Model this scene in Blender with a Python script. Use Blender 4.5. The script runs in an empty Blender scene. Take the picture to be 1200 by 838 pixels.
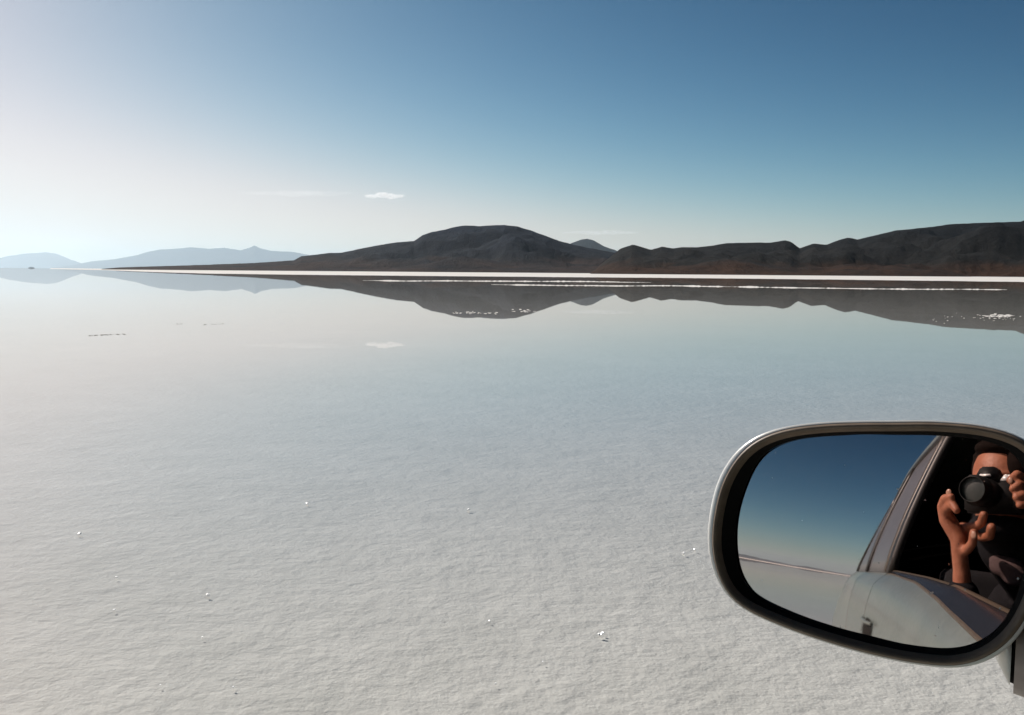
import bpy, bmesh, math, random
from mathutils import Vector, Matrix, noise
from mathutils.bvhtree import BVHTree

R = math.radians
sc = bpy.context.scene
col = sc.collection

# ------------------------------------------------------------------ camera
EYE = 1.45
FPX = 1167.0                                   # focal length in pixels of the 1200 px wide photograph (about 35 mm)
roll = math.atan(0.0077)
pitch = -math.atan((419 - 318.5) / FPX)
V = Vector
vf = V((0, math.cos(pitch), math.sin(pitch)))
r0 = V((1, 0, 0)); u0 = r0.cross(vf)
vr = r0 * math.cos(roll) + u0 * math.sin(roll)
vu = -r0 * math.sin(roll) + u0 * math.cos(roll)
cam_d = bpy.data.cameras.new('camera_view')
cam = bpy.data.objects.new('camera_view', cam_d)
col.objects.link(cam)
cam.matrix_world = Matrix(((vr.x, vu.x, -vf.x, 0), (vr.y, vu.y, -vf.y, 0), (vr.z, vu.z, -vf.z, EYE), (0, 0, 0, 1)))
cam_d.sensor_width = 36; cam_d.lens = 36 * FPX / 1200
cam_d.clip_start = 0.03; cam_d.clip_end = 200000
sc.camera = cam

# ------------------------------------------------------------------ sky and sun
SUN_AZ, SUN_EL = -42.1, 37.6                   # azimuth measured from +Y towards +X
w = bpy.data.worlds.new('World'); sc.world = w; w.use_nodes = True
nt = w.node_tree; bg = nt.nodes['Background']
sky = nt.nodes.new('ShaderNodeTexSky'); sky.sky_type = 'NISHITA'; sky.sun_disc = False
sky.sun_elevation = R(SUN_EL); sky.sun_rotation = R(SUN_AZ)
sky.altitude = 3239; sky.air_density = 0.805; sky.dust_density = 8.14; sky.ozone_density = 3.61
# colour response of the old print, the same for the whole sky: contrast per channel and a soft shoulder
sepc = nt.nodes.new('ShaderNodeSeparateColor'); comb = nt.nodes.new('ShaderNodeCombineColor')
nt.links.new(sky.outputs[0], sepc.inputs[0])
def wm(op, x, y):
    n = nt.nodes.new('ShaderNodeMath'); n.operation = op
    for i, v in enumerate((x, y)):
        if isinstance(v, (int, float)): n.inputs[i].default_value = v
        else: nt.links.new(v, n.inputs[i])
    return n.outputs[0]
for i, (g_, k_) in enumerate(((2.8, 6.5), (2.0, 1.98), (1.8, 0.97))):
    y = wm('MULTIPLY', wm('POWER', wm('MULTIPLY', sepc.outputs[i], 0.1), g_), k_)
    y = wm('DIVIDE', y, wm('POWER', wm('ADD', wm('POWER', wm('DIVIDE', y, 0.82), 3.0), 1.0), 1 / 3))
    nt.links.new(wm('MULTIPLY', y, 10.0), comb.inputs[i])
nt.links.new(comb.outputs[0], bg.inputs[0]); bg.inputs[1].default_value = 0.1
sd = V((math.sin(R(SUN_AZ)) * math.cos(R(SUN_EL)), math.cos(R(SUN_AZ)) * math.cos(R(SUN_EL)), math.sin(R(SUN_EL))))
sun_d = bpy.data.lights.new('sun', 'SUN'); sun_d.energy = 4.6; sun_d.angle = R(0.53); sun_d.color = (1, 0.955, 0.90)
sun = bpy.data.objects.new('sun', sun_d); col.objects.link(sun)
sun.rotation_euler = (-sd).to_track_quat('-Z', 'Y').to_euler()

sc.view_settings.view_transform = 'Standard'; sc.view_settings.look = 'None'
sc.view_settings.exposure = 0.0; sc.view_settings.gamma = 1.0
sc.cycles.max_bounces = 8; sc.cycles.volume_bounces = 2
sc.cycles.transparent_max_bounces = 8
sc.cycles.caustics_reflective = False; sc.cycles.caustics_refractive = False

# ------------------------------------------------------------------ helpers
def ray(px, py):
    return (vf + vr * ((px - 600) / FPX) - vu * ((py - 419) / FPX)).normalized()
def ground(px, p, z=0.0):
    """Point on the flat p pixels (of the photograph) under the horizon, seen in column px."""
    y = (EYE - z) * FPX / p
    return V(((px - 600) / FPX * y, y, z))
def tag(o, label=None, cat=None, kind=None, group=None):
    if label: o['label'] = label
    if cat: o['category'] = cat
    if kind: o['kind'] = kind
    if group: o['group'] = group
    return o
def empty(name, loc=(0, 0, 0), parent=None):
    o = bpy.data.objects.new(name, None); col.objects.link(o); o.location = loc; o.parent = parent
    o.empty_display_size = 0.1
    return o
def mesh(name, verts, faces, mats, parent=None, smooth=True, mi=None):
    me = bpy.data.meshes.new(name); me.from_pydata([tuple(v) for v in verts], [], faces)
    for m in (mats if isinstance(mats, (list, tuple)) else [mats]): me.materials.append(m)
    if mi: me.polygons.foreach_set('material_index', mi)
    me.polygons.foreach_set('use_smooth', [smooth] * len(me.polygons))
    me.update()
    o = bpy.data.objects.new(name, me); col.objects.link(o); o.parent = parent
    return o
def bmobj(name, bm, mats, parent=None, smooth=True):
    me = bpy.data.meshes.new(name); bm.to_mesh(me); bm.free()
    for m in (mats if isinstance(mats, (list, tuple)) else [mats]): me.materials.append(m)
    me.polygons.foreach_set('use_smooth', [smooth] * len(me.polygons))
    o = bpy.data.objects.new(name, me); col.objects.link(o); o.parent = parent
    return o
def gridf(nu, nv, wrap=False):
    f = []
    for i in range(nu if wrap else nu - 1):
        for j in range(nv - 1):
            a = i * nv + j; b = ((i + 1) % nu) * nv + j
            f.append((a, b, b + 1, a + 1))
    return f
def lerp(a, b, t): return a + (b - a) * t
def table(tab, x):
    """smooth piecewise interpolation in a sorted table"""
    if x <= tab[0][0]: return tab[0][1]
    for (x0, y0), (x1, y1) in zip(tab, tab[1:]):
        if x <= x1:
            return lerp(y0, y1, (x - x0) / (x1 - x0))
    return tab[-1][1]

class NT:
    def __init__(s, name, **pr):
        s.m = bpy.data.materials.new(name); s.m.use_nodes = True
        s.t = s.m.node_tree; s.b = s.t.nodes['Principled BSDF']
        s.out = s.t.nodes['Material Output']
        for k, v in pr.items(): s.b.inputs[k.replace('_', ' ')].default_value = v
    def n(s, typ, **kw):
        x = s.t.nodes.new(typ)
        for k, v in kw.items():
            if k[0] == 'i' and k[1:].isdigit(): x.inputs[int(k[1:])].default_value = v
            elif k in x.inputs: x.inputs[k].default_value = v
            else: setattr(x, k, v)
        return x
    def l(s, a, b): s.t.links.new(a, b)
    def coord(s, scale=(1, 1, 1), rot=(0, 0, 0)):
        tc = s.n('ShaderNodeTexCoord'); mp = s.n('ShaderNodeMapping')
        mp.inputs['Scale'].default_value = scale; mp.inputs['Rotation'].default_value = rot
        s.l(tc.outputs['Object'], mp.inputs[0]); return mp.outputs[0]
    def noise(s, vec, scale, detail=4, rough=0.5, dist=0.0):
        x = s.n('ShaderNodeTexNoise', Scale=scale, Detail=detail, Roughness=rough, Distortion=dist)
        if vec: s.l(vec, x.inputs['Vector'])
        return x.outputs[0]
    def ramp(s, fac, stops):
        x = s.n('ShaderNodeValToRGB'); e = x.color_ramp.elements
        while len(e) > 1: e.remove(e[0])
        e[0].position, e[0].color = stops[0][0], (*stops[0][1], 1)
        for p, c in stops[1:]:
            q = e.new(p); q.color = (*c, 1)
        s.l(fac, x.inputs[0]); return x.outputs[0]
    def bump(s, h, strength, dist, normal=None):
        x = s.n('ShaderNodeBump', Strength=strength, Distance=dist); s.l(h, x.inputs['Height'])
        if normal: s.l(normal, x.inputs['Normal'])
        return x.outputs[0]
    def math(s, op, a, b=None):
        x = s.n('ShaderNodeMath', operation=op)
        for i, v in enumerate((a, b)):
            if v is None: continue
            if isinstance(v, (int, float)): x.inputs[i].default_value = v
            else: s.l(v, x.inputs[i])
        return x.outputs[0]

def simple(name, c, rough=0.5, metal=0.0, var=0.15, scale=30.0, bump=0.0, coat=0.0, spec=0.5):
    m = NT(name, Roughness=rough, Metallic=metal, Coat_Weight=coat)
    m.b.inputs['Specular IOR Level'].default_value = spec
    v = m.coord(); f = m.noise(v, scale, 5, 0.6)
    m.l(m.ramp(f, [(0.25, tuple(x * (1 - var) for x in c)), (0.75, tuple(min(1, x * (1 + var)) for x in c))]), m.b.inputs['Base Color'])
    if bump: m.l(m.bump(f, bump, 0.002), m.b.inputs['Normal'])
    return m.m

# ------------------------------------------------------------------ materials of the place
def mat_salt_bed():
    m = NT('wet_salt', Roughness=0.9); m.b.inputs['Specular IOR Level'].default_value = 0.15
    v = m.coord()
    big = m.noise(v, 0.35, 3, 0.5)
    lump = m.noise(v, 13.0, 3, 0.6)
    fine = m.noise(v, 48.0, 4, 0.65)
    patch = m.noise(v, 2.2, 3, 0.5)
    mixf = m.math('ADD', m.math('MULTIPLY', big, 0.5), m.math('MULTIPLY', patch, 0.5))
    m.l(m.ramp(mixf, [(0.3, (0.565, 0.555, 0.515)), (0.5, (0.625, 0.612, 0.572)), (0.7, (0.685, 0.67, 0.628))]), m.b.inputs['Base Color'])
    h = m.math('ADD', m.math('ADD', lump, m.math('MULTIPLY', fine, 0.26)), m.math('MULTIPLY', m.noise(v, 4.2, 3, 0.5), 1.3))
    m.l(m.bump(h, 0.50, 0.03), m.b.inputs['Normal'])
    return m.m
def mat_salt_dry(name='dry_salt'):
    m = NT(name, Roughness=0.85); m.b.inputs['Specular IOR Level'].default_value = 0.2
    v = m.coord()
    m.l(m.ramp(m.noise(v, 0.05, 5, 0.6), [(0.3, (0.80, 0.755, 0.70)), (0.7, (0.88, 0.845, 0.80))]), m.b.inputs['Base Color'])
    m.l(m.bump(m.noise(v, 1.5, 4, 0.6), 0.4, 0.05), m.b.inputs['Normal'])
    return m.m
def mat_water():
    m = NT('shallow_brine')
    m.t.nodes.remove(m.b)
    # Schlick reflectance, the same from above and from below the thin sheet
    g = m.n('ShaderNodeNewGeometry'); dp = m.n('ShaderNodeVectorMath', operation='DOT_PRODUCT')
    m.l(g.outputs['Normal'], dp.inputs[0]); m.l(g.outputs['Incoming'], dp.inputs[1])
    fres = m.math('ADD', m.math('MULTIPLY', m.math('POWER', m.math('SUBTRACT', 1.0, m.math('ABSOLUTE', dp.outputs['Value'])), 5.0), 0.978), 0.022)
    tr = m.n('ShaderNodeBsdfTransparent'); gl = m.n('ShaderNodeBsdfGlossy', Roughness=0.0)
    tr.inputs[0].default_value = (0.975, 0.975, 0.97, 1); gl.inputs[0].default_value = (0.90, 0.865, 0.845, 1)
    v = m.coord()
    b = m.bump(m.noise(v, 6.0, 2, 0.5), 0.05, 0.0012)
    m.l(b, gl.inputs['Normal'])
    mx = m.n('ShaderNodeMixShader'); m.l(fres, mx.inputs[0]); m.l(tr.outputs[0], mx.inputs[1]); m.l(gl.outputs[0], mx.inputs[2])
    m.l(mx.outputs[0], m.out.inputs['Surface'])
    return m.m
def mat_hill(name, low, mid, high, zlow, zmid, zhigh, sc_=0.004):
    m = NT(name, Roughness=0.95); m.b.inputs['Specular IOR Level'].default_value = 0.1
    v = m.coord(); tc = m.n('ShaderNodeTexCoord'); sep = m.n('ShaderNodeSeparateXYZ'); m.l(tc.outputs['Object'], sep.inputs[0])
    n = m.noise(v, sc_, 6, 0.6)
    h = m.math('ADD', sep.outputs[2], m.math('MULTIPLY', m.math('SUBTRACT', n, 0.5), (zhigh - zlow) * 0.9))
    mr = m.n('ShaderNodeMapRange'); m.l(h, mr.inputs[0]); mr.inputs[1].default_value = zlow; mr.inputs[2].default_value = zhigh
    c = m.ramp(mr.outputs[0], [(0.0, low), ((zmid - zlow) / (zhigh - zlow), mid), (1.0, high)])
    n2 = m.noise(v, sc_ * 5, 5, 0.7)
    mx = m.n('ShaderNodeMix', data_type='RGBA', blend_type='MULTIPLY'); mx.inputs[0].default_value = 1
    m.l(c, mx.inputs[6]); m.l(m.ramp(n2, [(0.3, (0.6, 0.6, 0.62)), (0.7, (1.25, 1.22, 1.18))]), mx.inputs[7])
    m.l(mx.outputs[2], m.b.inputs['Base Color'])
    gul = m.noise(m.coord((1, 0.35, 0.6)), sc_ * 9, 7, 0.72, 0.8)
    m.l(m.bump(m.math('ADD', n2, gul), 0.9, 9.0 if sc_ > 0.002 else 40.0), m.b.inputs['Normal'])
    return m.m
M_BED, M_DRY, M_WATER = mat_salt_bed(), mat_salt_dry(), mat_water()
M_SALTBAR = mat_salt_dry('salt_bar_crust')

# ------------------------------------------------------------------ the flat: bed, water sheet, dry shore
FAR = 76000.0
def disc(name, radii, zf, m, seg=96, kind='structure'):
    vs = [V((0, 0, zf(0)))]; fs = []
    for i, r in enumerate(radii):
        for k in range(seg):
            a = 2 * math.pi * k / seg; vs.append(V((r * math.cos(a), r * math.sin(a), zf(r))))
        for k in range(seg):
            k2 = (k + 1) % seg
            if i == 0: fs.append((0, 1 + k, 1 + k2))
            else:
                a = 1 + (i - 1) * seg; b = 1 + i * seg
                fs.append((a + k, b + k, b + k2, a + k2))
    return tag(mesh(name, vs, fs, m, smooth=False), kind=kind)
o = disc('salt_flat', [5, 20, 60, 200, 1000, 5000, 20000, FAR], lambda r: 0 if r <= 200 else -3.0 * (r - 200) / FAR, M_BED)
tag(o, 'pale grey salt crust lying under a thin sheet of clear water')
o = disc('water', [20, 200, 1000, 5000, 20000, FAR - 10], lambda r: 0.012 if r <= 200 else 0.012, M_WATER)
tag(o, 'thin still sheet of water mirroring sky and hills on the salt flat')

# dry white shore: distance of its near edge by direction (photo column -> pixels under horizon)
shore_px = [(60, 0.9), (120, 1.7), (180, 3.6), (240, 4.9), (320, 5.4), (480, 5.8), (640, 5.9), (800, 5.9), (960, 6.3), (1120, 7.0), (1200, 7.5)]
def shore_dist(az):
    px = 600 + FPX * math.tan(az) if abs(az) < R(80) else None
    d = 0
    if px is not None and 60 <= px <= 1200:
        d = EYE * FPX / table(shore_px, px) / math.cos(az)
    elif az > 0: d = lerp(253, 420, min(1, (az - R(27.2)) / R(80)))
    else: d = 2000
    return d
random.seed(3)
def shore(name, az0, az1, fn, n, label):
    vs = []; fs = []
    for i in range(n + 1):
        az = lerp(az0, az1, i / n); d = fn(az)
        d *= 1 + 0.025 * noise.noise(V((az * 40, 0, 3))) + 0.022 * noise.noise(V((az * 230, 5, 3)))
        u = V((math.sin(az), math.cos(az), 0))
        edge = min(1, (i) / 3, (n - i) / 3)
        for rr, z in ((d, 0.0), (d * 1.03, 0.035), (d * 1.12, 0.06), (max(d * 1.5, 900), 0.1), (4000, 0.12), (FAR - 500, 0.12)):
            p = u * rr; p.z = z; vs.append(p)
    return tag(mesh(name, vs, gridf(n + 1, 6), M_DRY, smooth=False), label, kind='structure')
shore('salt_shore', math.atan((60 - 600) / FPX), R(150), shore_dist, 900, 'dry cream white salt shore below the dark hills')
shore('salt_shore', R(165), R(300), lambda az: 850, 300, 'dry white salt shore behind the car')

def salt_patch(name, pts, z=0.022, m=None):
    """pts: list of (px, p_far, p_near); a low lens of salt standing out of the water"""
    vs = []; fs = []
    for (px, pf, pn) in pts:
        a = ground(px, pf, 0.010); b = ground(px, pn, 0.010)
        for t, zz in ((0, 0.0), (0.25, 1.0), (0.6, 1.0), (1, 0.0)):
            q = a.lerp(b, t); q.z = 0.010 + (z - 0.010) * zz; vs.append(q)
    return mesh(name, vs, gridf(len(pts), 4), m or M_SALTBAR, smooth=False)
def bar_pts(tab, n, thick, jag, seed, gaps=None):
    """tab: px -> p centre"""
    out = []; x0, x1 = tab[0][0], tab[-1][0]
    for i in range(n + 1):
        x = lerp(x0, x1, i / n); p = table(tab, x)
        e = min(1, (x - x0) / 30.0, (x1 - x) / 30.0)
        t = thick * (0.15 + 0.85 * max(0, e)) * (0.62 + jag * noise.noise(V((x * 0.045, seed, 0))) + 0.6 * jag * noise.noise(V((x * 0.31, seed, 2))))
        t = max(0.04, t); p += 0.25 * noise.noise(V((x * 0.02, seed, 7)))
        out.append((x, p - t / 2, p + t / 2))
    return out
bars = [
    ([(425, 11.6), (480, 11.6), (560, 11.2), (640, 10.9), (725, 10.6)], 2.0, 0.9, 1, 'long thin white salt bar, upper left one of the strips in the water'),
    ([(575, 15.2), (640, 15.6), (720, 15.5), (800, 15.0), (880, 15.8), (960, 16.4), (1040, 16.8), (1120, 16.6), (1178, 16.4)], 2.0, 1.2, 5, 'longest thin white salt bar stretching right across the dark reflection'),
    ([(690, 11.2), (745, 11.3), (762, 11.3)], 1.2, 0.8, 9, 'short faint white salt bar just above the longest bar'),
]
for tab, th, jag, seed, lab in bars:
    tag(salt_patch('salt_bar', bar_pts(tab, 400, th, jag, seed)), lab, kind='structure')
# scattered crust patches breaking the surface
def speck_field(name, rng, label, z=0.02):
    vs = []; fs = []
    for (px, p, wpx, hp) in rng:
        n = 9; c = len(vs); q = ground(px, p, z); vs.append(q)
        for k in range(n):
            a = 2 * math.pi * k / n; rr = random.uniform(0.55, 1.15)
            g = ground(px + math.cos(a) * wpx / 2 * rr, p + math.sin(a) * hp / 2 * rr, 0.008); vs.append(g)
        for k in range(n): fs.append((c, c + 1 + k, c + 1 + (k + 1) % n))
    return tag(mesh(name, vs, fs, M_SALTBAR, smooth=False), label, kind='stuff')
random.seed(11)
rng = [(random.uniform(530, 582), random.gauss(48.5, 0.9), random.uniform(2, 7), random.uniform(0.6, 1.5)) for _ in range(34)]
rng += [(random.uniform(598, 628), random.gauss(46, 1.0), random.uniform(2, 6), random.uniform(0.6, 1.6)) for _ in range(16)]
speck_field('salt_specks', rng, 'scattered small white crust patches breaking the water under the central hill')
rng = [(random.gauss(1168, 12), random.gauss(47, 0.8), random.uniform(4, 13), random.uniform(0.8, 2.0)) for _ in range(34)]
rng += [(random.uniform(1136, 1198), random.gauss(50, 1.5), random.uniform(2, 6), random.uniform(0.6, 1.3)) for _ in range(22)]
rng += [(random.uniform(1090, 1140), random.gauss(51, 2.5), random.uniform(1, 4), random.uniform(0.6, 1.3)) for _ in range(12)]
speck_field('salt_specks', rng, 'cluster of white crust patches in the water at the far right')
# brown mud showing through at the left
M_MUD = simple('dark_mud', (0.24, 0.20, 0.16), 0.9, scale=3)
def mud(px0, px1, p, n, label, seed):
    random.seed(seed); vs = []; fs = []
    for i in range(n):
        t = random.random(); px = lerp(px0, px1, t); pp = p - 2.0 * (t - .5) * (px1 - px0) / 45 + random.gauss(0, 0.22)
        w_ = random.uniform(0.8, 4.5) * min(1, (px1 - px0) / 14); h_ = random.uniform(0.15, 0.65); c = len(vs); vs.append(ground(px, pp, 0.019))
        for k in range(8):
            a = 2 * math.pi * k / 8; rr = random.uniform(.5, 1.2)
            vs.append(ground(px + math.cos(a) * w_ / 2 * rr, pp + math.sin(a) * h_ / 2 * rr, 0.009))
        for k in range(8): fs.append((c, c + 1 + k, c + 1 + (k + 1) % 8))
    return tag(mesh('mud_specks', vs, fs, M_MUD, smooth=False), label, kind='stuff')
mud(101, 146, 77.3, 34, 'thin broken dark mud streak lying in the pale water at left', 2)
mud(206, 213, 63.8, 12, 'tiny dark mud spot right of the long mud streak', 4)
mud(238, 262, 64.0, 9, 'faint scattered mud flecks right of the mud spot', 6)

# glinting crystals standing out of the crust near the car
M_CRYSTAL = NT('salt_crystal', Roughness=0.28, Base_Color=(0.93, 0.93, 0.92, 1), Specular_IOR_Level=1.0).m
EYEV_ = V((0, 0, EYE))
def crystals():
    bm = bmesh.new(); random.seed(5)
    spots = [(708, 436, 7), (712, 434, 4), (550, 284, 5), (357, 278, 4), (237, 391, 5), (86, 317, 5), (128, 370, 4), (124, 410, 4), (265, 505, 4), (807, 335, 4), (177, 503, 3),
             (820, 330, 3), (640, 470, 3), (583, 498, 3), (575, 420, 3), (229, 443, 3)]
    for (px, p, s) in spots:
        g = ground(px, p, 0.012); d = g.length; r = s / FPX * d * 0.48
        hv = (sd + (EYEV_ - g).normalized()).normalized()  # flakes tilted midway between sun and eye, so the glint is shaped in
        for k in range(3):
            nrm = (hv + V((random.gauss(0, .12), random.gauss(0, .12), random.gauss(0, .12)))).normalized()
            q = nrm.to_track_quat('Z', 'X').to_matrix().to_4x4() @ Matrix.Rotation(random.uniform(0, 3), 4, 'Z')
            mt = Matrix.Translation(g + V((random.uniform(-r, r) * .5, random.uniform(-r, r) * .5, r * 0.5 + 0.002))) @ q @ Matrix.Diagonal((r * (1.0, .7, .5)[k], r * (.8, .6, .5)[k], r * 0.35, 1))
            bmesh.ops.create_cube(bm, size=1.3, matrix=mt)
    o = bmobj('salt_crystals', bm, M_CRYSTAL, smooth=False)
    tag(o, 'tiny white salt crystals glinting on the near crust', kind='stuff')
crystals()

# ------------------------------------------------------------------ hills
def fbm(x, y, s, o=5):
    return noise.fractal(V((x * s, y * s, 0.37)), 0.9, 2.0, o)
def hill(name, sky_pts, D, y0, back, m, label, nx=300, ny=48, relief=0.16, fs=0.0009, fan=0.10, seed=0, expo=1.6):
    """sky_pts: (photo column, pixels above the horizon) of the ridge line; D: distance of the ridge; y0: distance of the foot"""
    X0, X1 = sky_pts[0][0], sky_pts[-1][0]
    vs = []
    for i in range(nx + 1):
        px = lerp(X0, X1, i / nx); hp = table(sky_pts, px)
        hp += 0.28 * noise.noise(V((px * 0.12, seed, 0))) * min(1, hp / 6) + 0.15 * noise.noise(V((px * 0.4, seed, 0))) * min(1, hp / 6)
        Hh = max(0, hp) / FPX * D
        for j in range(ny + 1):
            t = j / ny
            y = lerp(y0, D, min(t / 0.8, 1)) if t <= 0.8 else lerp(D, D + back, (t - 0.8) / 0.2)
            x = (px - 600) / FPX * y
            if t <= 0.8:
                s = t / 0.8
                f = fan * s + (1 - fan) * s ** expo
                env = math.sin(math.pi * min(1, s * 1.02)) ** 0.8 if s < 0.98 else 0
                rdg = 1 - abs(noise.noise(V((x * fs * 1.0 + seed, y * fs * 0.8, seed)))) * 2
                z = Hh * (f + env * relief * (0.8 * (rdg - 0.45) + 0.9 * fbm(x, y, fs * 1.6)))
                z = min(z, Hh * y / D * 0.985) if s < 1 else Hh
                z = max(z, 0) if s > 0 else -3
            else:
                s = (t - 0.8) / 0.2
                z = Hh * (1 - s) ** 1.2 - 3 * s
            vs.append(V((x, y, z)))
    return tag(mesh(name, vs, gridf(nx + 1, ny + 1), m), label, kind='structure')
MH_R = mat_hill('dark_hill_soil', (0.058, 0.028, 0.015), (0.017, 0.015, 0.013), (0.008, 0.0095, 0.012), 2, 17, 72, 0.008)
MH_C = mat_hill('central_hill_soil_and_haze', (0.048, 0.030, 0.024), (0.013, 0.016, 0.022), (0.002, 0.009, 0.026), 4, 30, 116, 0.006)  # brown foot is soil, the blue higher up stands in for haze
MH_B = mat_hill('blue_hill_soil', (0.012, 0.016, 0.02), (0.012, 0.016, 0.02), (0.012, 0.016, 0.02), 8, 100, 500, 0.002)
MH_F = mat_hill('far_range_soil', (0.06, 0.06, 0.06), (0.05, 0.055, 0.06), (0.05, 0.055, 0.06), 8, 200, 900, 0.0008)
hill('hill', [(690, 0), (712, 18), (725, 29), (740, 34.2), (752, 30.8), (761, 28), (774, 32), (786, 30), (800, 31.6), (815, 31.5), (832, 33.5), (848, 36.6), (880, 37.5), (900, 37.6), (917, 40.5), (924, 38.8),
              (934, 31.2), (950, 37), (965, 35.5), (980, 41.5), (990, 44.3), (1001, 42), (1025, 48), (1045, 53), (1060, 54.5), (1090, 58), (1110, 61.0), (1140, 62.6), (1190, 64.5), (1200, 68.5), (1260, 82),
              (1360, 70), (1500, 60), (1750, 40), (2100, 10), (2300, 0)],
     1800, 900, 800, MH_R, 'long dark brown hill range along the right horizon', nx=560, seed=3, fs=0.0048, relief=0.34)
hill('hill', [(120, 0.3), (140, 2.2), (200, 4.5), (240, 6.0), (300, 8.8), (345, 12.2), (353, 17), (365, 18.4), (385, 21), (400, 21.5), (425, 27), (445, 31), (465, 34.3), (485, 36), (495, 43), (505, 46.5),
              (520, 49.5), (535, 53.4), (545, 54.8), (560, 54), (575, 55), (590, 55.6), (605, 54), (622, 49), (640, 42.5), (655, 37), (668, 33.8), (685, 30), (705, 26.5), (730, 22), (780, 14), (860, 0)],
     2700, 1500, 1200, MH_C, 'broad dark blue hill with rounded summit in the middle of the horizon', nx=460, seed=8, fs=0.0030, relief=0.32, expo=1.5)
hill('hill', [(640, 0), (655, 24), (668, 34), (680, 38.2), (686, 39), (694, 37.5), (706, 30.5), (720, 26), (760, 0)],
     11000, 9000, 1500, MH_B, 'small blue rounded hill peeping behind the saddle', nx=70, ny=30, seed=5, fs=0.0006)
hill('mountain', [(60, 0), (92, 5), (110, 8.5), (135, 11), (160, 15.5), (175, 20), (190, 22.8), (205, 23.5), (225, 25.6), (245, 24), (265, 25.2), (283, 22.5), (293, 25.5), (299, 28.3), (307, 24.5), (318, 22.2), (345, 21),
                  (365, 17), (400, 14), (460, 10), (560, 0)],
     58000, 52000, 5000, MH_F, 'pale hazy mountain range with a small pointed peak, left of the dark hills', nx=260, ny=30, seed=12, fs=0.0002, relief=0.12)
hill('mountain', [(-420, 6), (-330, 14), (-200, 9), (-120, 5), (-60, 4), (-10, 9), (12, 13.8), (30, 16.6), (56, 18.4), (68, 17), (82, 11), (95, 6.5), (115, 0)],
     69000, 62000, 5000, MH_F, 'faint pale low mountain at the far left horizon', nx=200, ny=30, seed=17, fs=0.0003, relief=0.10)
# low ranges all round, seen only in the wing mirror
def ring_range():
    vs = []; n = 500; prof = [(0, -3), (0.35, 0.3), (1.0, 1.0), (1.5, -0.05)]
    for i in range(n + 1):
        az = lerp(R(70), R(290), i / n)
        h = max(10, 120 * (0.5 + 1.6 * noise.fractal(V((az * 4, 1.5, 0)), 0.8, 2, 6))) * min(1, i / 20, (n - i) / 20)
        for t, f in prof:
            d = 27000 + 4000 * t
            vs.append(V((math.sin(az) * d, math.cos(az) * d, h * f if f > 0 else -3)))
    tag(mesh('mountain', vs, gridf(n + 1, 4), MH_F), 'low hazy mountains on the horizon behind the car', kind='structure')
ring_range()
def islet():
    bm = bmesh.new()
    bmesh.ops.create_icosphere(bm, subdivisions=3, radius=1)
    for v in bm.verts:
        k = 1 + 0.3 * noise.noise(v.co * 2.3); v.co = V((v.co.x * 70 * k, v.co.y * 30 * k, max(-0.5, v.co.z * 26 * k)))
    o = bmobj('islet', bm, MH_C); o.location = ground(38, EYE * FPX / 22000)
    tag(o, 'tiny dark rock islet on the far left horizon', kind='structure')
islet()

# ------------------------------------------------------------------ clouds (above the haze)
def mat_cloud(name, dens, nsc, thr):
    m = NT(name); m.t.nodes.remove(m.b)
    pv = m.n('ShaderNodeVolumePrincipled'); pv.inputs['Color'].default_value = (1, 1, 1, 1); pv.inputs['Anisotropy'].default_value = 0.4
    v = m.coord(); n = m.noise(v, nsc, 4, 0.6)
    d = m.math('MULTIPLY', m.math('MAXIMUM', m.math('SUBTRACT', n, thr), 0.0), dens)
    m.l(d, pv.inputs['Density']); m.l(pv.outputs[0], m.out.inputs['Volume'])
    return m.m
def cloud(px, up, D, wpx, hpx, dens, label, seed, depth=0.5):
    bm = bmesh.new(); random.seed(seed)
    W = wpx / FPX * D / 2; Hh = hpx / FPX * D / 2
    for k in range(14):
        t = random.uniform(-1, 1); r = (1 - abs(t) ** 1.5) * 0.55 + 0.12
        mt = Matrix.Translation((t * W, random.uniform(-.5, .5) * W * depth, random.uniform(-.2, .3) * Hh)) @ Matrix.Diagonal((W * 0.42 * (r + .3), W * depth * r, Hh * r * 1.1, 1))
        bmesh.ops.create_icosphere(bm, subdivisions=3, radius=1, matrix=mt)
    for v in bm.verts:
        v.co += v.co.normalized() * 0 + V((0, 0, Hh * 0.35 * noise.noise(v.co / W * 6)))
    o = bmobj('cloud', bm, mat_cloud('cloud_vapour', dens, 6.0 / W, 0.36))
    o.location = ((px - 600) / FPX * D, D, up / FPX * D)
    tag(o, label, 'cloud', 'thing')
    return o
cloud(450, 86, 34000, 46, 9, 0.03, 'small bright white wisp of cloud above the left shoulder of the central hill', 4)
cloud(705, 46, 40000, 90, 6, 0.0035, 'faint thin cloud streak above the small blue hill', 7)
cloud(350, 88, 40000, 130, 7, 0.0013, 'very faint long cloud streak left of the bright wisp', 9)

# ------------------------------------------------------------------ the car: coordinates (forward, left, up) from the eye's foot
HEAD = R(41)
cf = V((math.sin(HEAD), math.cos(HEAD), 0)); cl = V((-math.cos(HEAD), math.sin(HEAD), 0))
def C(a, l, z): return cf * a + cl * l + V((0, 0, z))
WID = 1.62; MID = -WID / 2                       # belt to belt, centre line

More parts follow.
